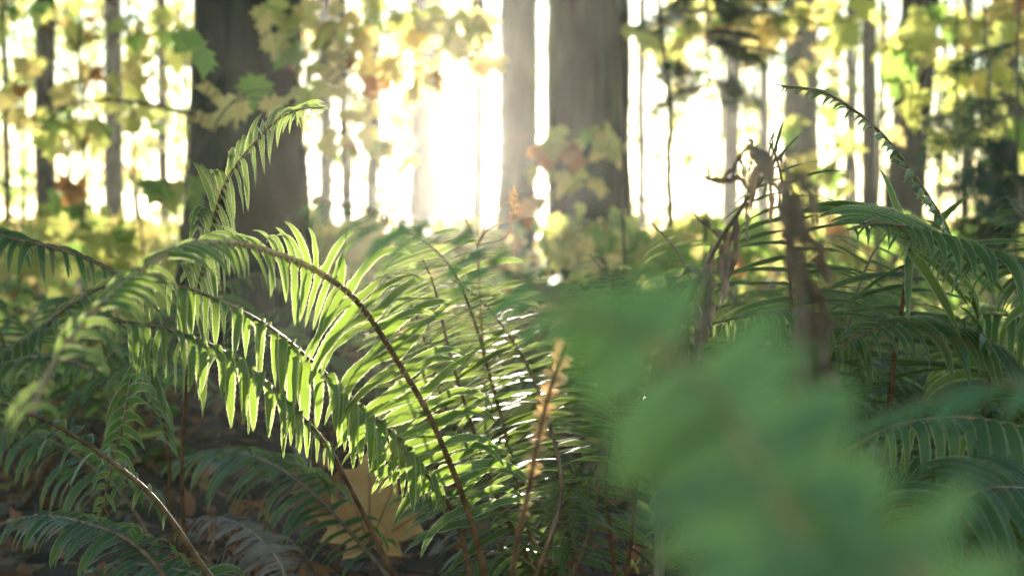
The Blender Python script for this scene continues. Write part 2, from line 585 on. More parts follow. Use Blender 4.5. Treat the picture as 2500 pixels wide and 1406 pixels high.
# ------------------------------------------------------------------ maple saplings
def sapling(u, D, stem_top, label, clusters, wob=6, w=10, mats=None, name='maple_sapling', leafpx=85, cat='sapling', group=None, stem_mat=None, curve=0.0):
    """clusters: (u, v, spread u, spread v, count, weights for yellow / lime / green / orange)"""
    b = P(u, 560, D)
    loc = np.array([b[0], b[1], ground_z(b[0], b[1])])
    root = thing(name, loc, label, cat, group)
    zt = HCAM + (560 - stem_top) * D / FPX
    n = 26
    zs = np.linspace(0, zt, n)
    x = np.cumsum(RNG.normal(0, wob * D / FPX / 3, n)); x -= np.interp(HCAM, zs, x)
    x = x + curve * D / FPX * ((zs - HCAM) / max(zt - HCAM, .1)) ** 2
    st = np.stack([x, np.cumsum(RNG.normal(0, .004, n)), zs], 1)
    r = w * D / FPX / 2
    s = MB(); s.tube(st, r * (1 - .5 * np.linspace(0, 1, n)), 7, 0, .06)
    sub(s.build('stem', stem_mat or M_STEM), root)
    if not clusters:
        return root
    lf = MB()
    for (cu, cv, su, sv, k, wt) in clusters:
        k = max(1, int(k * 1.5 + .01))
        dd = D + RNG.uniform(-.12, .12) * D
        c = P(cu, cv, dd) - loc
        zi = np.clip(c[2] - .15 * abs(c[0]) - .1, .05, zt)
        a = np.array([np.interp(zi, zs, st[:, q]) for q in range(3)])
        mid = (a + c) / 2 + np.array([0, 0, .06])
        bp, _ = spline([a, mid, c], 12)
        br = MB()
        br.tube(bp, np.linspace(r * .45, .0012, 12), 5)
        wt = np.array(wt, float) / sum(wt)
        pos = P(cu, cv, dd) - loc + np.stack([RNG.normal(0, su, k) * dd / FPX, RNG.normal(0, .07, k) * D / 3, RNG.normal(0, sv, k) * dd / FPX], 1)
        for q in pos:
            br.tube([c + (q - c) * .1, (c + q) / 2 + np.array([0, 0, .01]), q], .0008 * D / 3, 3)
        sub(br.build('branch', M_TWIG), root)
        ya = RNG.normal(0, .6, (k, 3)) + np.array([0, 0, -.75])
        nv = RNG.normal(0, .7, (k, 3)) + np.array([0, -.55, .75])
        size = RNG.uniform(.5, 1.15, k) * leafpx * D / FPX
        scatter(lf, T_MAPLE, pos, size, ya, nv, RNG.choice(4, k, p=wt))
    sub(lf.build('foliage', mats or [M_YEL, M_YG, M_GRN, M_ORG]), root)
    return root


YL, LG, GR, OR, MX = (7, 2, 0, .6), (2, 6, 1, 0), (0, 3, 5, 0), (2, 0, 0, 4), (5, 4, .5, .5)
sapling(205, 4.4, -60, 'maple sapling with yellow and orange leaves beside the slim dark left trunk', [
    (70, 150, 30, 25, 5, YL), (180, 75, 30, 15, 4, OR), (250, 190, 50, 30, 6, MX), (330, 270, 50, 30, 6, LG), (150, 290, 45, 30, 6, MX), (30, 230, 30, 30, 4, YL),
    (215, 345, 40, 20, 4, MX), (330, 60, 90, 25, 9, LG), (60, 30, 60, 20, 5, GR), (380, 160, 50, 30, 5, MX), (160, 450, 25, 12, 3, OR), (390, 90, 60, 30, 5, GR)], w=11, leafpx=66)
sapling(455, 2.5, -40, 'maple sapling with large pale leaves in front of the thickest dark trunk', [
    (585, 235, 22, 10, 1.4, YL), (500, 205, 20, 10, .7, YL), (640, 185, 12, 6, .7, GR), (520, 100, 40, 8, .7, GR), (420, 75, 30, 8, .7, GR), (710, 220, 15, 8, .7, YL), (512, 275, 6, 6, .7, OR), (660, 240, 10, 8, .7, YL)],
        w=7, leafpx=98)
sapling(742, 3.4, -60, 'maple sapling with a dense spray of yellow leaves left of the sun', [
    (700, 40, 25, 25, 4, LG), (705, 100, 25, 20, 4, LG), (760, 140, 35, 25, 5, YL), (820, 50, 40, 30, 6, YL), (860, 110, 40, 30, 6, MX), (925, 175, 14, 18, 3, OR), (1000, 120, 45, 30, 6, YL),
    (1070, 50, 45, 25, 6, MX), (900, 280, 30, 25, 4, YL), (965, 360, 28, 25, 4, LG), (1040, 190, 40, 25, 4, YL), (960, 30, 60, 20, 6, LG), (1130, 90, 30, 25, 4, YL), (1100, 30, 30, 20, 5, LG), (1155, 130, 25, 16, 4, YL), (1095, 120, 25, 14, 4, YL), (1170, 40, 25, 20, 4, LG), (840, 330, 25, 20, 3, YL), (790, 220, 25, 20, 3, LG)], w=9, leafpx=72)
sapling(1345, 4.6, 200, 'low maple sapling with fading leaves before the broad grey trunk', [
    (1320, 335, 25, 15, 3, LG), (1400, 365, 25, 18, 3, OR), (1455, 325, 30, 18, 4, LG), (1470, 445, 12, 12, 1, OR), (1375, 425, 22, 18, 3, LG), (1500, 365, 18, 14, 2, YL), (1300, 410, 10, 15, 1, YL),
    (1265, 480, 18, 10, 2, OR)], w=6, leafpx=75)
sapling(1728, 5.2, -60, 'thin maple sapling with golden leaves high behind the withered fern', [
    (1880, 60, 30, 25, 5, YL), (1830, 30, 30, 20, 4, YL), (2000, 120, 30, 25, 3, LG), (1900, 110, 25, 18, 3, YL), (2010, 30, 35, 25, 4, LG), (1780, 20, 30, 20, 4, LG), (1700, 30, 40, 25, 5, LG)], w=7, leafpx=80)
sapling(2140, 4.2, -60, 'pale stemmed maple sapling with lime leaves before the leaning dark trunk', [
    (2190, 90, 22, 22, 4, LG), (2180, 175, 25, 18, 4, LG), (2265, 100, 30, 22, 5, LG), (2300, 50, 30, 20, 5, LG), (2400, 60, 40, 25, 6, MX), (2480, 20, 25, 20, 4, YL), (2330, 180, 35, 25, 5, LG),
    (2400, 250, 35, 25, 5, MX), (2250, 235, 30, 20, 4, LG), (2470, 130, 30, 25, 5, LG)], w=13, leafpx=80, curve=10)
sapling(2030, 6.0, 150, 'small maple sapling with green leaves left of the leaning dark trunk', [
    (1940, 290, 25, 18, 4, GR), (1990, 370, 28, 18, 5, LG), (2040, 425, 30, 18, 5, GR), (1920, 400, 22, 18, 4, LG), (2010, 490, 30, 18, 5, LG)], w=5, leafpx=70)
sapling(2335, 3.6, -60, 'wavy dark maple stem near the right edge with few leaves', [(2370, 300, 25, 20, 3, LG), (2450, 350, 25, 20, 3, GR), (2300, 330, 20, 15, 3, LG)], w=11, wob=9)
sapling(1636, 4.5, -60, 'bare mossy sapling stem in the bright gap right of the broad trunk', [(1600, 60, 25, 25, 3, LG), (1655, 130, 25, 20, 3, LG)], w=22, wob=9, curve=-20, stem_mat=M_MOSSBARK)
sapling(2085, 4.4, -60, 'slender dark sapling stem left of the pale stemmed maple', [(2060, 60, 25, 25, 3, LG)], w=9, wob=6)
sapling(2425, 3.4, -60, 'dark bending sapling stem before the trunk near the right edge', [], w=13, wob=7, curve=-25)
sapling(1520, 2.6, -40, 'dark slanting whip of a sapling before the broad grey trunk', [], w=8, wob=5, curve=-30, stem_mat=M_TWIG)
sapling(212, 6.0, 100, 'thin crooked stem left of the tan trunk', [(200, 500, 25, 15, 4, GR)], w=11, wob=10)
sapling(350, 3.6, 230, 'thin slanting green stem before the tan trunk', [(420, 450, 30, 14, 4, GR)], w=8, wob=8, curve=-120)
for (u, D, w, c) in [(1600, 7, 9, 20), (1680, 6, 8, -25), (1745, 8, 10, 10), (1830, 7, 8, -15), (1905, 8, 9, 25), (2010, 7, 8, -20), (2060, 9, 10, 10), (2160, 6, 8, -12), (2290, 6, 9, 15), (2385, 7, 9, -10),
                     (860, 8, 8, 10), (935, 9, 9, -15), (1005, 10, 9, 5), (160, 7, 8, 12), (330, 8, 9, -12), (440, 7, 8, 15), (55, 6, 8, -8)]:
    sapling(u, D, -60, 'slender sparse whip standing among the trunks', [(u + RNG.normal(0, 40), RNG.uniform(20, 300), 30, 20, 3, LG) for _ in range(2)] if u > 1990 or u < 500 else [], w=w, wob=7, curve=c, name='slender_sapling',
            group='slender whips among the trunks', stem_mat=M_TWIG, leafpx=50)
# low ones that fill the sunlit floor
low = [(60, 3.4, 'left edge'), (210, 4.2, 'slim dark left trunk'), (330, 5.5, 'tan trunk'), (800, 5.0, 'narrow trunk right of the thickest trunk'), (960, 4.6, 'sun glare, on its left'),
       (1110, 5.2, 'sun glare, right under it'), (1420, 3.0, 'foot of the broad grey trunk'), (1600, 4.2, 'bright gap right of the broad trunk'), (1760, 5.5, 'withered fern'), (2020, 6.0, 'brown trunk behind the ladder-like frond'),
       (2280, 4.6, 'leaning dark trunk'), (2440, 3.4, 'right edge')]
for (u, D, where) in low:
    cl = [(u + RNG.normal(0, 45), 575 + RNG.uniform(-25, 60), 40, 18, 6, [LG, MX, GR, LG][RNG.integers(0, 4)]) for _ in range(6)]
    sapling(u, D, 540, 'low sunlit bush of lime leaves near the ' + where if 'sun glare' not in where else 'low sunlit bush of lime leaves by the ' + where, cl, w=5, leafpx=70, name='bush', cat='bush', group='low bushes on the sunlit floor')


# ------------------------------------------------------------------ conifers
def spray(mb, a, b, L2, nl, mat_n=0, mat_t=1):
    """a flat conifer spray from a to b with side twigs and needles"""
    ax, L = spline([a, (a + b) / 2 + np.array([0, 0, .04 * np.linalg.norm(b - a)]), b], 24)
    mb.tube(ax, np.linspace(.0035, .0008, 24), 4, mat_t)
    T = nrm(np.gradient(ax, axis=0))
    up = nrm(np.array([RNG.uniform(-.5, .5), RNG.uniform(-1.8, -.5), 1.0]))
    segs = []
    for i in range(3, 24):
        for sd in (1, -1):
            lat = nrm(np.cross(T[i], up)) * sd
            l = L2 * (1 - (i / 24) ** 1.5) * RNG.uniform(.6, 1.1) + .01
            e = ax[i] + nrm(lat + T[i] * .8 + RNG.normal(0, .12, 3) - np.array([0, 0, .35])) * l
            segs.append((ax[i], e))
            mb.tube([ax[i], e], [.0012, .0005], 3, mat_t)
    segs.append((a, b))
    pos, dirs, nv = [], [], []
    for (p, q) in segs:
        k = max(4, int(np.linalg.norm(q - p) / nl * 5))
        t = RNG.random(k)[:, None]
        d = nrm(q - p)
        pos.append(p + (q - p) * t)
        lat = np.cross(d, up)
        dirs.append(d * .5 + np.where(RNG.random((k, 1)) > .5, 1, -1) * lat + RNG.normal(0, .25, (k, 3)))
        nv.append(np.tile(up, (k, 1)) + RNG.normal(0, .3, (k, 3)))
    pos, dirs, nv = map(np.vstack, (pos, dirs, nv))
    V = np.array([(-.07, 0, 0), (.07, 0, 0), (.04, 1, 0), (-.04, 1, 0)])
    scatter(mb, (V, np.array([[0, 1, 2, 3]])), pos, RNG.uniform(.8, 1.2, len(pos)) * nl, dirs, nv, mat_n)


def conifer(u, D, top, label, ends, w=8, wob=5):
    b = P(u, 560, D)
    loc = np.array([b[0], b[1], ground_z(b[0], b[1])])
    root = thing('hemlock_sapling', loc, label, 'conifer sapling')
    zt = HCAM + (560 - top) * D / FPX
    zs = np.linspace(0, zt, 20)
    x = np.cumsum(RNG.normal(0, wob * D / FPX / 3, 20)); x -= x[6]
    st = np.stack([x, 0 * zs, zs], 1)
    s = MB(); s.tube(st, w * D / FPX / 2 * np.linspace(1, .5, 20), 6)
    sub(s.build('stem', M_TWIG), root)
    n = MB()
    for (eu, ev, l2) in ends:
        e = P(eu, ev, D * RNG.uniform(.92, 1.08)) - loc
        z0 = np.clip(e[2] + RNG.uniform(.1, .6) * abs(e[0]), .1, zt)
        a = np.array([np.interp(z0, zs, st[:, 0]), 0, z0])
        spray(n, a, e, l2 * .8, .013)
    sub(n.build('needle_sprays', [M_CON, M_TWIG]), root)


conifer(1722, 3.4, -80, 'young hemlock with dark drooping sprays in the bright gap', [
    (1570, 70, .10), (1610, 190, .10), (1840, 90, .10), (1870, 160, .09), (1590, 270, .08), (1850, 255, .09), (1800, 30, .10), (1640, 20, .09), (2000, 60, .10), (1990, 170, .08), (1930, 20, .1)], w=8)
conifer(2480, 2.9, -80, 'young hemlock with dense dark sprays at the right edge', [
    (2250, 400, .10), (2300, 470, .10), (2350, 430, .09), (2400, 520, .10), (2270, 300, .08), (2420, 470, .1), (2330, 545, .1), (2440, 380, .1), (2560, 440, .1), (2390, 580, .1), (2460, 560, .1), (2300, 180, .08), (2540, 250, .1)], w=11)
# ------------------------------------------------------------------ far wood and undergrowth (masses nobody could count)
def masses():
    fw = MB()
    k = 42000
    u = RNG.uniform(-250, 2750, k); v = RNG.uniform(-120, 600, k)
    D = RNG.uniform(14, 38, k)
    # clumps: low frequency noise in the plane of the wood
    def cl(a, b, f):
        return (np.sin(a * f + 1.7) * np.cos(b * f * 1.3 + .6) + np.sin(a * f * 2.3 + b * f * 1.1) * .7 + np.sin(b * f * 3.1 - a * f * .9 + 2) * .5)
    dens = .14 + .0 * u
    dens = np.where(u < 560, .62, dens)
    dens = np.where((u > 740) & (u < 1060), .72, dens)
    dens = np.where((u > 1060) & (u < 1200), .02, dens)
    dens = np.where((u > 1540) & (u < 1900), .46, dens)
    dens = np.where(u >= 1900, .30, dens)
    dens = np.where(v < 130, dens * 1.5 + .10, dens)
    dens = np.where((v > 505), .75, dens)
    dens = np.where((u > 1060) & (u < 1200) & (v < 140), .75, dens)
    dens = np.where((u > 1040) & (u < 1215) & (v > 150) & (v < 500), 0.0, dens)
    keep = RNG.random(k) < dens * np.clip(.75 + .60 * cl(u / 100, v / 100, 2.2), 0, 1.4)
    u, v, D = u[keep], v[keep], D[keep]
    n = len(u)
    pos = CAM + D[:, None] * (FWD + RGT * ((u - 1250) / FPX)[:, None] + UPV * ((703 - v) / FPX)[:, None])
    pos[:, 2] = np.maximum(pos[:, 2], .05)
    mat = RNG.choice(4, n, p=[.34, .40, .22, .04])
    scatter(fw, T_SIMPLE, pos, RNG.uniform(.07, .20, n), RNG.normal(0, 1, (n, 3)), RNG.normal(0, 1, (n, 3)) + np.array([0, -.5, .4]), mat)
    tag(fw.build('far_wood_foliage', [M_YEL, M_YG, M_GRN, M_ORG]), kind='stuff', label='yellow and green foliage of the far wood between the trunks')
    ug = MB()
    k = 9000
    D = 2.0 + 14 * RNG.random(k) ** 1.2
    x = RNG.uniform(-.5, .5, k) * D * .95
    hmax = np.where(D < 4.5, .20, .30 + .018 * (D - 4.5))
    z = hmax * RNG.random(k) ** .8
    u = x / D * FPX + 1250
    ok = ~((abs(u - 680) < 270) & (D < 4.0)) & ~((u > 1200) & (u < 1600) & (D < 5.4) & (RNG.random(k) < .6))
    pos = np.stack([x, D, z + ground_z(x, D)], 1)[ok]
    n = len(pos)
    scatter(ug, T_SIMPLE, pos, RNG.uniform(.03, .09, n), RNG.normal(0, 1, (n, 3)), RNG.normal(0, .5, (n, 3)) + np.array([0, -.2, 1.]), RNG.choice(4, n, p=[.22, .40, .34, .04]))
    tag(ug.build('undergrowth', [M_YEL, M_YG, M_GRN, M_ORG]), kind='stuff', label='low sunlit yellow green undergrowth among the trunks')


masses()

# ------------------------------------------------------------------ the ferns in focus
pA = plant(1200, None, 1.12, 'sunlit fern whose fronds arch left across the middle, one glowing lime')
frond(pA, [(1195, 1480, 1.1), (1150, 1270, 1.07), (1060, 1040, 1.03), (985, 905, 1.0), (880, 745, .96), (780, 665, .92), (690, 625, .88), (600, 598, .84), (510, 592, .80), (420, 615, .75), (330, 670, .70),
           (240, 750, .64), (170, 830, .59), (110, 920, .55), (80, 1010, .53)], [(0, -1, .25), (0, -1, .3), (-.3, -.8, .6)],
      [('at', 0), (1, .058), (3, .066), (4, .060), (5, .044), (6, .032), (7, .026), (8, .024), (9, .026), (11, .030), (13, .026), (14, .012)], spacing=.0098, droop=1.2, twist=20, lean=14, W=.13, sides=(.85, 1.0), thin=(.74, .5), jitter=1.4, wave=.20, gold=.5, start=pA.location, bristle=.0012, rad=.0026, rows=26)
frond(pA, [(1010, 1480, 1.05), (960, 1400, 1.03), (870, 1220, 1.0), (800, 1090, .97), (710, 990, .95), (620, 910, .93), (540, 855, .91), (440, 812, .89), (340, 790, .87), (235, 780, .85)],
      [(0, -.3, 1), (0, -.1, 1)], [('at', 0), (3, .020), (4, .038), (6, .045), (7, .040), (8, .034), (9, .014)], spacing=.0092, droop=5.5, lift=.55, jitter=1.5, twist=0, lean=8, W=.175, start=pA.location, bristle=.0009, rad=.0024, rows=26)
frond(pA, [(1130, 1320, 1.1), (1060, 1180, 1.05), (960, 1060, 1.02), (850, 965, 1.0), (760, 880, .98), (660, 800, .97), (560, 745, .96), (460, 705, .95), (370, 685, .95), (310, 685, .95)],
      [(0, -.3, 1), (0, -.1, 1)], [('at', 0), (1, .030), (2, .044), (4, .047), (6, .042), (7, .036), (9, .014)], spacing=.0092, droop=5.5, lift=.55, jitter=1.5, twist=0, lean=8, W=.165, start=pA.location, bristle=.0012, rad=.0024, rows=26)
frond(pA, [(1330, 1420, 1.2), (1290, 1290, 1.2), (1240, 1080, 1.2), (1200, 930, 1.21), (1160, 790, 1.22), (1110, 670, 1.24), (1050, 600, 1.28), (980, 560, 1.33)], [(0, -1, .2), (0, -.6, .8)],
      [(.3, .055), (.5, .085), (.75, .075), (.9, .05), (1, .015)], spacing=.0095, droop=.5, twist=62, lean=8, W=.13, start=pA.location, bristle=.002)
frond(pA, [(1300, 1420, 1.22), (1220, 1230, 1.2), (1140, 1000, 1.19), (1095, 850, 1.19), (1060, 700, 1.22), (1030, 630, 1.27)], [(0, -1, .2), (0, -.7, .7)],
      [(.3, .055), (.5, .085), (.75, .075), (.9, .05), (1, .015)], spacing=.0095, droop=.5, twist=60, lean=8, W=.13, start=pA.location, bristle=.002)
frond(pA, [(1250, 1450, 1.27), (1180, 1150, 1.3), (1090, 1000, 1.32), (1045, 860, 1.34), (1000, 740, 1.36), (930, 660, 1.4)], [(0, -1, .2), (0, -.7, .7)],
      [(.3, .055), (.5, .08), (.75, .07), (.9, .05), (1, .015)], spacing=.010, droop=.6, twist=50, lean=10, W=.14, start=pA.location)
frond(pA, [(1420, 1350, 1.3), (1480, 1050, 1.35), (1500, 850, 1.4), (1490, 700, 1.5), (1440, 620, 1.6)], [(0, -1, .2), (0, -.7, .7)],
      [(.3, .05), (.5, .08), (.75, .07), (.9, .05), (1, .015)], spacing=.011, droop=.7, twist=45, lean=10, W=.14, start=pA.location)
frond(pA, [(1330, 1350, 1.1), (1370, 1180, 1.12), (1330, 1000, 1.16), (1270, 860, 1.2), (1180, 740, 1.25), (1100, 680, 1.3)], [(0, -.9, .5), (0, -.4, .9)],
      [(.3, .05), (.5, .08), (.75, .07), (.9, .05), (1, .015)], spacing=.0095, droop=.9, twist=48, lean=10, W=.13, start=pA.location)
frond(pA, [(900, 1350, 1.3), (760, 1200, 1.35), (640, 1120, 1.42), (520, 1100, 1.5), (420, 1130, 1.6)], [(0, -.5, 1), (0, -.3, 1)],
      [(.35, .05), (.5, .07), (.75, .06), (1, .02)], spacing=.011, droop=1.6, twist=10, lean=14, W=.15, start=pA.location)

pC = plant(455, None, 1.35, 'fern behind with one upright feathery frond before the thickest trunk')
frond(pC, [(445, 1200, 1.25), (455, 950, 1.18), (475, 760, 1.12), (510, 590, 1.07), (545, 460, 1.04), (600, 375, 1.02), (670, 300, 1.0), (730, 268, .98), (790, 264, .96)], [(-.2, -.85, .45), (-.1, -.7, .7)],
      [('at', 0), (2, .048), (3, .050), (4, .046), (5, .040), (6, .030), (7, .018), (8, .006)], spacing=.0064, droop=1.7, twist=60, lean=10, W=.115, start=pC.location, rad=.002, rows=22)
frond(pC, [(420, 1250, 1.3), (410, 1080, 1.25), (375, 930, 1.2), (345, 885, 1.17), (322, 920, 1.15), (305, 1010, 1.13), (280, 1110, 1.12), (255, 1220, 1.12), (232, 1330, 1.13)], [(-.5, -.8, .2), (-.7, -.7, .1)],
      [(.45, .02), (.6, .040), (.8, .038), (1, .012)], spacing=.010, droop=.8, twist=25, lean=5, W=.20, start=pC.location)
frond(pC, [(330, 1250, 1.4), (200, 1120, 1.45), (80, 1060, 1.5), (-60, 1050, 1.55)], [(0, -.4, 1), (0, -.2, 1)], [(.3, .05), (.5, .07), (.75, .055), (1, .015)], spacing=.011, droop=2, twist=15, lean=12, start=pC.location)

pL = plant(-330, None, 1.0, 'dark bluish fern reaching in from the left edge')
frond(pL, [(-330, 900, 1.0), (-260, 650, .96), (-80, 565, .93), (30, 583, .91), (130, 605, .9), (230, 640, .9), (320, 690, .9), (390, 760, .9)], [(0, -.25, 1), (0, -.15, 1)],
      [(.45, .05), (.6, .046), (.8, .038), (1, .012)], spacing=.008, droop=1.7, twist=25, lean=28, W=.17, start=pL.location, rad=.0026)
frond(pL, [(-300, 1150, .95), (-180, 980, .9), (-40, 900, .86), (80, 820, .84), (170, 745, .83), (270, 690, .83), (330, 665, .84)], [(.2, -.5, .9), (.1, -.4, 1)],
      [(.35, .05), (.55, .055), (.8, .042), (1, .012)], spacing=.008, droop=1.0, twist=0, lean=30, W=.17, start=pL.location, rad=.0026)
frond(pL, [(-300, 1200, .9), (-150, 1000, .8), (0, 900, .75), (120, 870, .72), (220, 900, .7)], [(.1, -.6, .9), (.1, -.4, 1)], [(.35, .05), (.55, .05), (.8, .04), (1, .012)], spacing=.008, droop=1.2, twist=5, lean=25, W=.18,
      start=pL.location)

pT = plant(620, None, 1.02, 'shaded fern with a bare bristly stalk crossing the lower left')
frond(pT, [(560, 1480, 1.0), (500, 1390, 1.0), (380, 1220, .98), (250, 1110, .97), (130, 1035, .97), (0, 985, .97), (-120, 960, .97)], [(0, -.3, 1), (0, -.2, 1)],
      [(.50, .012), (.65, .030), (.8, .038), (1, .02)], spacing=.012, droop=1.6, twist=15, lean=20, W=.2, start=pT.location, bristle=.0006, rad=.0028)
frond(pT, [(430, 1450, 1.05), (330, 1330, 1.08), (220, 1280, 1.12), (100, 1260, 1.18), (-30, 1290, 1.2)], [(0, -.6, 1), (0, -.4, 1)], [(.3, .03), (.5, .045), (.8, .04), (1, .02)], spacing=.011, droop=1.5, twist=10, lean=20, W=.2,
      start=pT.location)
frond(pT, [(520, 1450, 1.1), (430, 1390, 1.15), (300, 1380, 1.2), (180, 1420, 1.2)], [(0, -.6, 1), (0, -.4, 1)], [(.3, .03), (.5, .05), (.8, .04), (1, .02)], spacing=.011, droop=1.2, twist=10, lean=20, W=.18, start=pT.location)
frond(pT, [(700, 1450, 1.1), (650, 1330, 1.2), (560, 1270, 1.3), (450, 1270, 1.35)], [(0, -.6, 1), (0, -.4, 1)], [(.3, .03), (.5, .05), (.8, .04), (1, .02)], spacing=.011, droop=1.6, twist=10, lean=20, W=.16, start=pT.location,
      mats=[M_DEAD, M_DEAD])

pX = plant(700, None, 1.5, 'collapsed rust brown fern on the floor beside the tan leaf', name='withered_fern', group=None)
for pts in ([(620, 1340, 1.45), (520, 1260, 1.42), (430, 1300, 1.4)], [(680, 1330, 1.45), (640, 1240, 1.45), (560, 1215, 1.5)], [(760, 1380, 1.4), (690, 1340, 1.36), (600, 1390, 1.33)], [(560, 1390, 1.4), (420, 1360, 1.38), (300, 1390, 1.36)]):
    frond(pX, pts, [(0, -.5, 1), (0, -.4, 1)], [(.2, .02), (.5, .045), (1, .012)], spacing=.010, droop=2.6, twist=25, lean=18, W=.13, start=pX.location, mats=[M_LIT2, M_LIT1], rach=M_LIT2, jitter=2, wave=.4)
# ferns on the right
pR = plant(1965, None, 1.25, 'green fern with an upright ladder-like frond against the bright gap')
frond(pR, [(1962, 1200, 1.201), (1945, 1000, 1.185), (1935, 800, 1.169), (1925, 600, 1.145), (1915, 480, 1.122), (1900, 400, 1.106), (1880, 350, 1.074)], [(0, -1, .1), (0, -1, .3)],
      [(.3, 0.067), (.5, 0.079), (.75, 0.067), (.9, 0.047), (1, 0.016)], spacing=0.0115, droop=.45, twist=58, lean=4, W=.11, start=pR.location, tipcurl=-.1)
frond(pR, [(1850, 1150, 1.248), (1770, 900, 1.264), (1710, 740, 1.280), (1650, 610, 1.311), (1590, 545, 1.343)], [(0, -1, .1), (0, -.8, .5)],
      [(.3, 0.055), (.5, 0.071), (.75, 0.059), (1, 0.016)], spacing=0.0103, droop=.6, twist=52, lean=8, W=.12, start=pR.location)
frond(pR, [(2000, 1150, 1.264), (2050, 900, 1.280), (2090, 720, 1.303), (2150, 590, 1.343), (2230, 520, 1.383)], [(0, -1, .1), (0, -.8, .5)],
      [(.3, 0.055), (.5, 0.071), (.75, 0.059), (1, 0.016)], spacing=0.0103, droop=.6, twist=52, lean=8, W=.12, start=pR.location)
frond(pR, [(1780, 1200, 1.185), (1700, 1000, 1.185), (1640, 860, 1.185), (1600, 760, 1.201), (1540, 690, 1.232)], [(0, -1, .3), (0, -.8, .6)],
      [(.3, 0.047), (.5, 0.063), (.75, 0.055), (1, 0.016)], spacing=0.0103, droop=.9, twist=40, lean=10, W=.13, start=pR.location)
frond(pR, [(2080, 1100, 1.35), (2110, 930, 1.27), (2060, 810, 1.2), (1950, 766, 1.15), (1850, 766, 1.1), (1740, 790, 1.06)], [(0, -.3, 1), (0, -.2, 1)],
      [(.4, .045), (.6, .05), (.8, .042), (1, .012)], spacing=.010, droop=3.5, twist=0, lean=10, W=.2, start=pR.location)

pS = plant(2170, None, 1.28, 'shaded fern with a dark upright stalk and a flat spreading top')
frond(pS, [(2165, 1150, 1.26), (2180, 900, 1.22), (2205, 730, 1.2), (2222, 610, 1.16), (2215, 550, 1.08), (2170, 525, 1.0), (2105, 545, .93)], [(0, -1, .15), (0, -.9, .4), (.1, -.3, 1)],
      [(.25, .065), (.45, .085), (.7, .080), (.9, .05), (1, .015)], spacing=.011, droop=.5, twist=55, lean=6, W=.12, start=pS.location, rad=.003)
frond(pS, [(2330, 1100, 1.3), (2420, 930, 1.25), (2380, 830, 1.2), (2270, 790, 1.15), (2150, 800, 1.1), (2040, 850, 1.08)], [(0, -.35, 1), (0, -.3, 1)],
      [(.35, .06), (.55, .075), (.8, .06), (1, .015)], spacing=.010, droop=1.3, twist=25, lean=14, W=.14, start=pS.location)
frond(pS, [(2100, 1150, 1.3), (2040, 1000, 1.32), (1960, 920, 1.35), (1860, 890, 1.4), (1750, 920, 1.42)], [(0, -.35, 1), (0, -.3, 1)],
      [(.35, .06), (.55, .075), (.8, .06), (1, .015)], spacing=.011, droop=1.3, twist=30, lean=14, W=.14, start=pS.location)
frond(pS, [(2260, 1150, 1.35), (2370, 950, 1.4), (2450, 850, 1.45), (2560, 800, 1.5)], [(0, -.35, 1), (0, -.3, 1)], [(.35, .06), (.55, .08), (.8, .065), (1, .015)], spacing=.011, droop=1.2, twist=30, lean=14, W=.14, start=pS.location)
frond(pS, [(2400, 1000, 1.2), (2395, 800, 1.16), (2330, 600, 1.13), (2250, 455, 1.1), (2150, 325, 1.07), (2050, 247, 1.05), (1980, 220, 1.04), (1910, 212, 1.03)], [(.9, -.25, .4), (.9, -.25, .5)],
      [(.45, .045), (.6, .040), (.75, .030), (.9, .020), (1, .008)], spacing=.006, droop=.8, twist=15, lean=58, W=.16, start=pS.location, rad=.0024)

pQ = plant(2760, None, 1.15, 'dark fern leaning in from the right edge with twisted hanging leaflets')
frond(pQ, [(2750, 950, 1.12), (2620, 730, 1.06), (2500, 650, 1.02), (2420, 615, .99), (2330, 585, .97), (2240, 560, .95), (2150, 545, .93), (2080, 560, .92)], [(.1, -.25, 1), (0, -.2, 1)],
      [(.42, .055), (.6, .060), (.8, .05), (1, .012)], spacing=.0085, droop=1.9, twist=20, lean=16, W=.17, start=pQ.location, rad=.0026)
frond(pQ, [(2760, 1000, 1.2), (2640, 850, 1.2), (2500, 780, 1.2), (2380, 770, 1.2), (2270, 820, 1.2)], [(.1, -.4, 1), (0, -.3, 1)], [(.35, .055), (.6, .07), (.8, .055), (1, .012)], spacing=.0095, droop=2.2, twist=15, lean=14, W=.15,
      start=pQ.location)
frond(pQ, [(2700, 1100, 1.25), (2560, 930, 1.3), (2420, 880, 1.35), (2300, 900, 1.4)], [(.1, -.4, 1), (0, -.3, 1)], [(.35, .055), (.6, .075), (.8, .06), (1, .012)], spacing=.010, droop=1.6, twist=15, lean=14, W=.15, start=pQ.location)
frond(pQ, [(2700, 900, 1.35), (2600, 700, 1.4), (2510, 560, 1.45), (2460, 480, 1.5)], [(-.2, -.9, .4), (0, -.8, .6)], [(.3, .055), (.6, .075), (.8, .06), (1, .012)], spacing=.011, droop=1.0, twist=35, lean=14, W=.14, start=pQ.location)

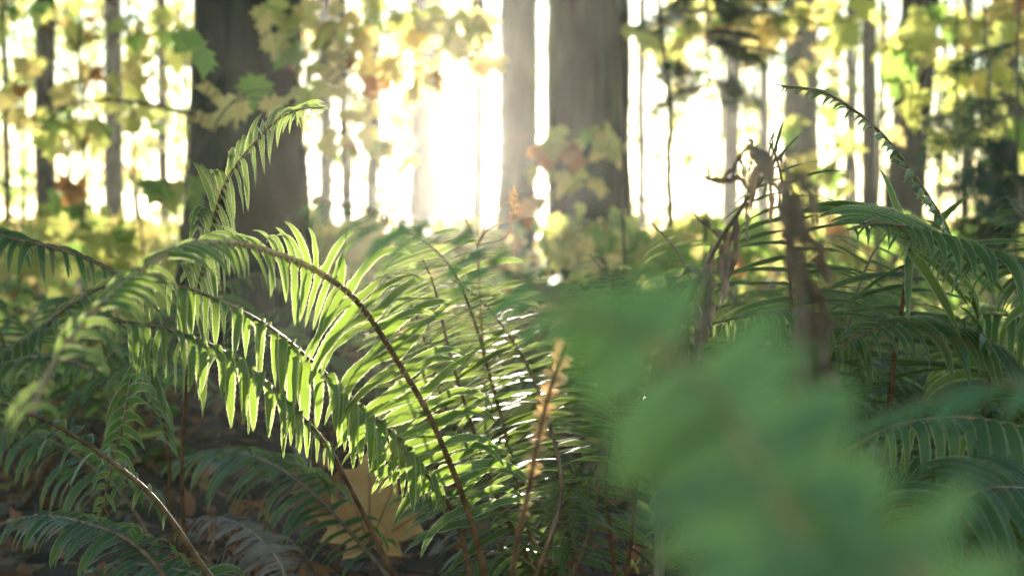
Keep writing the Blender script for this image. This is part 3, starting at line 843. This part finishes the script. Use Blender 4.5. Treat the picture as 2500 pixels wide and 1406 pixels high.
pB = plant(2640, None, .86, 'low shaded fern filling the bottom right corner')
frond(pB, [(2660, 1420, .85), (2560, 1230, .82), (2460, 1190, .79), (2360, 1210, .77), (2270, 1260, .75), (2190, 1340, .73)], [(.1, -.6, .9), (0, -.6, .9)],
      [(.35, .05), (.55, .058), (.8, .045), (1, .012)], spacing=.0085, droop=.9, twist=0, lean=22, W=.18, start=pB.location)
frond(pB, [(2700, 1250, .95), (2560, 1080, .92), (2430, 1030, .9), (2300, 1020, .88), (2170, 1045, .86), (2050, 1110, .84)], [(.0, -.3, 1), (0, -.3, 1)],
      [(.3, .05), (.55, .065), (.8, .05), (1, .015)], spacing=.0115, droop=2.6, twist=0, lean=14, W=.2, start=pB.location)
frond(pB, [(2700, 1480, .8), (2580, 1390, .77), (2470, 1370, .75), (2350, 1400, .73), (2250, 1470, .72)], [(.2, -.7, .8), (.1, -.7, .8)], [(.3, .05), (.55, .06), (.8, .05), (1, .015)], spacing=.009, droop=.8, twist=0, lean=24, W=.17,
      start=pB.location)
frond(pB, [(2560, 1350, .95), (2420, 1180, .98), (2300, 1120, 1.0), (2180, 1140, 1.02), (2080, 1200, 1.03)], [(0, -.5, 1), (0, -.4, 1)], [(.3, .05), (.55, .065), (.8, .05), (1, .015)], spacing=.010, droop=1.6, twist=5, lean=18, W=.17,
      start=pB.location)

pM = plant(1500, None, 1.3, 'scrubby half bare fern on the floor below the blurred green frond')
for pts in ([(1500, 1400, 1.28), (1480, 1200, 1.2), (1490, 1080, 1.16)], [(1530, 1400, 1.3), (1560, 1150, 1.25), (1575, 1100, 1.24)]):
    frond(pM, pts, [(0, -1, .3), (0, -.8, .6)], [(.80, .01), (.92, .03), (1, .015)], spacing=.005, droop=2.5, twist=10, start=pM.location, mats=[M_DEAD, M_DEAD], bristle=.001, rad=.0026, miss=0)
frond(pM, [(1420, 1400, 1.3), (1380, 1250, 1.25), (1420, 1130, 1.22), (1500, 1080, 1.2)], [(0, -.8, .6), (0, -.5, .9)], [(.4, .03), (.6, .05), (1, .015)], spacing=.011, droop=1.5, twist=15, start=pM.location)
frond(pM, [(1600, 1400, 1.35), (1680, 1280, 1.4), (1780, 1240, 1.45), (1880, 1260, 1.5)], [(0, -.6, .8), (0, -.5, .9)], [(.3, .04), (.6, .055), (1, .015)], spacing=.011, droop=1.5, twist=15, start=pM.location)
frond(pM, [(1350, 1450, 1.2), (1300, 1380, 1.2), (1220, 1350, 1.22), (1140, 1370, 1.25)], [(0, -.6, .8), (0, -.5, .9)], [(.3, .03), (.6, .045), (1, .015)], spacing=.010, droop=1.5, twist=15, start=pM.location)

# brown stub stalk
kS = plant(1240, None, .70, 'single golden brown stalk, stripped of leaflets, standing before the sunlit fern', 'fern stalk', None, 'fern_stalk')
frond(kS, [(1235, 1700, .695), (1250, 1400, .69), (1290, 1200, .68), (1330, 1000, .67), (1378, 845, .66)], [(0, -1, .3)] * 2, [(.70, .003), (.85, .006), (1, .007)], spacing=.004, droop=1, twist=20, lean=50, W=.5,
      start=kS.location, mats=[M_GRASS, M_GRASS], bristle=.0004, rad=.0020)

# withered ferns
pD = plant(2010, None, .60, 'withered brown fern frond hanging in a tight twisted braid', group=None, name='withered_fern')
DM = [M_DEAD, M_DEAD]
frond(pD, [(2005, 1300, .56), (1992, 950, .52), (1985, 800, .50), (1962, 620, .48), (1930, 470, .46), (1905, 395, .455), (1865, 375, .46), (1825, 400, .47)], [(0, -1, .3), (0, -.8, .6)],
      [(.35, .020), (.6, .023), (.85, .022), (1, .012)], spacing=.0078, droop=3.2, twist=55, lean=-42, W=.24, start=pD.location, mats=DM, jitter=2.2, rad=.0013, fold=1.0, wave=.5, tipcurl=-1.2, rach=M_DEAD)
pE = plant(1600, None, .86, 'withered brown fern frond curling over with shrivelled leaflets', group=None, name='withered_fern')
frond(pE, [(1610, 1150, .84), (1640, 850, .82), (1690, 720, .80), (1750, 600, .77), (1815, 500, .74), (1865, 430, .72), (1870, 375, .71), (1830, 360, .71), (1795, 395, .71), (1790, 440, .70)], [(-.4, -.8, .4), (0, -.8, .6)],
      [(.45, .012), (.55, .035), (.8, .036), (1, .015)], spacing=.012, droop=3.2, twist=60, lean=-10, W=.17, start=pE.location, mats=DM, jitter=3.0, rad=.0022, tipcurl=-1.5, fold=.9, wave=.5, rach=M_DEAD)
frond(pE, [(1625, 1150, .88), (1650, 900, .87), (1660, 790, .86), (1640, 740, .86), (1600, 760, .86)], [(-.4, -.8, .4), (0, -.8, .6)],
      [(.6, .02), (.8, .035), (1, .02)], spacing=.008, droop=3.6, twist=30, lean=-10, W=.3, start=pE.location, mats=DM, jitter=2.6, rad=.0026, tipcurl=-1.5, fold=.9, wave=.5, rach=M_DEAD)

# foreground, far out of focus
FB = [M_BFERN, M_BFERN]
pF = plant(None, None, None, 'big blurred green fern frond right in front of the lens', xyz=(.09, .205, 0))
frond(pF, [(2330, 1900, .178), (2080, 1480, .182), (1960, 1320, .184), (1855, 1150, .186), (1765, 1000, .188), (1680, 905, .190), (1570, 825, .194), (1460, 783, .20), (1360, 755, .207)],
      [(0, -1, .3), (0, -1, .3)], [('at', 0), (.0, .010), (1, .0195), (3, .0185), (5, .0165), (6, .014), (7, .009), (8, .004)], spacing=.0040, droop=.5, twist=-4, lean=14, W=.36, sides=(.95, 1.0),
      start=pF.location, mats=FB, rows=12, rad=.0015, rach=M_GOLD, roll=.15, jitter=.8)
frond(pF, [(1760, 1250, .42), (1580, 930, .43), (1410, 760, .44), (1200, 640, .46), (1000, 555, .48), (850, 503, .5), (760, 487, .52)], [(0, -.6, .9), (0, -.5, 1)], [('at', 0), (1, .02), (2, .022), (4, .022), (5, .016), (6, .006)],
      spacing=.0075, droop=.8, twist=10, lean=18, W=.2, start=pF.location, mats=FB, rows=12, rad=.0012)
pG = plant(None, None, None, 'blurred green fern frond entering low from the right edge', xyz=(.17, .36, 0))
frond(pG, [(2850, 1400, .33), (2700, 1020, .32), (2520, 940, .32), (2350, 955, .33), (2200, 1000, .34), (2050, 1070, .36)], [(0, -.5, 1), (0, -.4, 1)], [('at', 0), (1, .012), (3, .014), (4, .011), (5, .004)], spacing=.005, droop=.6,
      twist=0, lean=30, W=.25, start=pG.location, mats=FB, rows=12, rad=.0014)

# ferns farther back
for i, (u, D, lab) in enumerate([(1130, 2.2, 'small fern behind the sunlit fern below the sun'), (1380, 2.4, 'small fern at the foot of the broad grey trunk'), (1780, 2.3, 'small fern behind the ladder-like frond'),
                                 (2330, 2.2, 'small fern behind the spreading shaded fern'), (300, 2.2, 'small fern behind the bristly stalk on the left'), (60, 1.9, 'small fern low at the left edge'),
                                 (820, 2.2, 'small fern behind the glowing lime frond'), (2080, 1.9, 'small fern between the two ferns on the right'), (2430, 1.5, 'small fern low behind the blurred frond at the right edge'),
                                 (2240, 1.7, 'small fern behind the dark upright stalk on the right'), (2560, 1.75, 'small fern rising above the right edge fern')]):
    q = plant(u, None, D, lab)
    b = np.array(q.location)
    for a in np.linspace(0, 6.28, 8 if i < 8 else 10)[:-1] + RNG.uniform(0, 1):
        l = RNG.uniform(.28, .42); h = RNG.uniform(.18, .30)
        dv = np.array([math.cos(a), math.sin(a), 0])
        frond(q, None, [dv * -.6 + np.array([0, 0, .8]), dv * .4 + np.array([0, 0, 1])], [(.2, .05), (.45, .07), (.8, .045), (1, .012)], spacing=.013 if i < 8 else .009, droop=1.0, twist=25, lean=12, W=.15 if i < 8 else .12, rows=9,
              world_pts=[b, b + dv * l * .3 + np.array([0, 0, h * .75]), b + dv * l * .7 + np.array([0, 0, h]), b + dv * l + np.array([0, 0, h * .75])])


# ------------------------------------------------------------------ single things on the floor
def fallen_leaf(u, v, d, size, label, yaxis, normal, mat, group=None):
    p = P(u, v, d)
    m = MB()
    scatter(m, T_MAPLE, np.zeros((1, 3)), size, np.array([yaxis]), np.array([normal]), 0)
    y = nrm(np.array(yaxis, float))
    o = m.build('fallen_maple_leaf', mat)
    o.location = p
    x_ = nrm(np.cross(y, np.array(normal, float))); z_ = np.cross(x_, y)
    vb = MB()
    for (ex, ey) in [(0, .95), (.28, .70), (-.28, .70), (.56, .34), (-.56, .34), (.26, -.08), (-.26, -.08)]:
        t_ = np.linspace(0, 1, 8)
        vx, vy = ex * t_, ey * t_
        vz = (-.22 * abs(vx) - .18 * np.clip(vy - .3, 0, None) ** 1.3) * BEND
        vb.tube(size * (vx[:, None] * x_ + vy[:, None] * y + (vz + .012)[:, None] * z_), np.linspace(.0011, .0004, 8), 4)
    sub(vb.build('veins', M_LIT2), o)
    s = MB(); s.tube([(0, 0, 0), -y * size * .3 + np.array([0, 0, -.005]), -y * size * .5 + np.array([.01, 0, 0])], .0012, 5)
    so_ = s.build('leaf_stalk', M_RACH); sub(so_, o)
    return tag(o, label, 'leaf', group)


fallen_leaf(905, 1330, 1.42, .105, 'large tan maple leaf glowing on the floor under the drooping fronds', (-.05, .25, 1), (-.1, -1, .35), M_BIGLEAF)
fallen_leaf(800, 1235, 1.56, .06, 'rust orange maple leaf tucked behind the large tan leaf', (-.6, .2, .5), (0, -1, .3), M_ORG)
fallen_leaf(1250, 1385, 1.45, .06, 'crumpled brown leaf on the floor right of the sunlit stalks', (1, .2, .2), (0, -.6, .8), M_LIT2)
fallen_leaf(2090, 850, 2.0, .10, 'orange leaf caught among the shaded fronds on the right', (.4, .2, .6), (0, -1, .3), M_ORG)


def stick(u0, v0, u1, v1, d0, d1, r, label, name='stick', mat=None):
    a, b = P(u0, v0, d0), P(u1, v1, d1)
    pts, _ = spline([a, a + (b - a) * .35 + RNG.normal(0, r * .5, 3), a + (b - a) * .7 + RNG.normal(0, r * .5, 3), b], 24)
    m = MB()
    m.tube(pts - a, r * np.concatenate([[.55, .9], np.linspace(1, .8, 22)]), 12, 0, .09)
    k = 10
    q = pts[k] - a
    m.tube([q, q + np.array([r, -r * .5, r * 2.2])], [r * .4, r * .25], 6, 0, .1)
    o = m.build(name, mat or M_WOOD)
    o.location = a
    return tag(o, label, 'stick')


stick(2115, 1090, 2330, 1215, 1.05, 1.12, .0065, 'brown broken stick lying among the low shaded fern fronds')
stick(1540, 1310, 1700, 1390, 1.42, 1.40, .006, 'grey stick on the floor under the blurred green frond')
stick(1690, 1400, 1790, 1270, 1.2, 1.1, .003, 'thin green brown stem slanting at the bottom beside the blurred frond', 'broken_stem', M_RACH)
stick(1555, 1255, 1660, 1290, 1.5, 1.52, .0025, 'thin dark twig on the floor above the grey stick', 'twig', M_TWIG)


def dry_grass():
    b = P(1165, 560, 1.6)
    loc = np.array([b[0], b[1], 0.02])
    root = thing('dry_grass', loc, 'wispy dry grass stems with a small seed head below the sun', 'grass')
    fork = P(1166, 600, 1.2)
    low, _ = spline([loc, loc + (fork - loc) * .5 + np.array([.006, .01, 0]), fork], 20)
    m = MB(); m.tube(low - loc, .0011, 5)
    sub(m.build('stem', M_GRASS), root)
    for pts in ([(1180, 572), (1225, 545), (1320, 527)], [(1190, 545), (1218, 505), (1255, 490)], [(1140, 545), (1130, 515), (1150, 508), (1163, 540), (1166, 575)],
                [(1196, 540), (1192, 500)], [(1235, 580), (1250, 530), (1257, 465)]):
        p, _ = spline([fork] + [P(u, v, 1.15) for u, v in pts], 40)
        m = MB(); m.tube(p - loc, np.linspace(.0010, .0004, 40), 4)
        sub(m.build('stem', M_GRASS), root)
    h = MB()
    k = 40
    t = RNG.random(k)
    c = np.array([P(1252 + 6 * a, 530 - 62 * a, 1.15) for a in t]) - loc
    scatter(h, T_OVAL, c, RNG.uniform(.003, .007, k), RNG.normal(0, .6, (k, 3)) + np.array([0, 0, .6]), RNG.normal(0, 1, (k, 3)))
    sub(h.build('seed_head', M_GRASS), root)


dry_grass()

# ------------------------------------------------------------------ haze
hz = MB()
x0, x1, y0, y1, z0, z1 = -150, 150, -45, 210, -1.2, 5.7
V = [(x, y, z) for z in (z0, z1) for y in (y0, y1) for x in (x0, x1)]
hz.add(V, [[0, 2, 3, 1], [4, 5, 7, 6], [0, 1, 5, 4], [2, 6, 7, 3], [0, 4, 6, 2], [1, 3, 7, 5]])
hm = bpy.data.materials.new('haze')
hm.use_nodes = True
ht = hm.node_tree
ht.nodes.remove(ht.nodes['Principled BSDF'])
pv = ht.nodes.new('ShaderNodeVolumePrincipled')
pv.inputs['Color'].default_value = (1, .98, .93, 1)
pv.inputs['Density'].default_value = .0020
pv.inputs['Anisotropy'].default_value = .84
ht.links.new(pv.outputs[0], ht.nodes['Material Output'].inputs['Volume'])
tag(hz.build('haze', hm, smooth=False), kind='stuff', label='thin sunlit haze hanging among the trees')
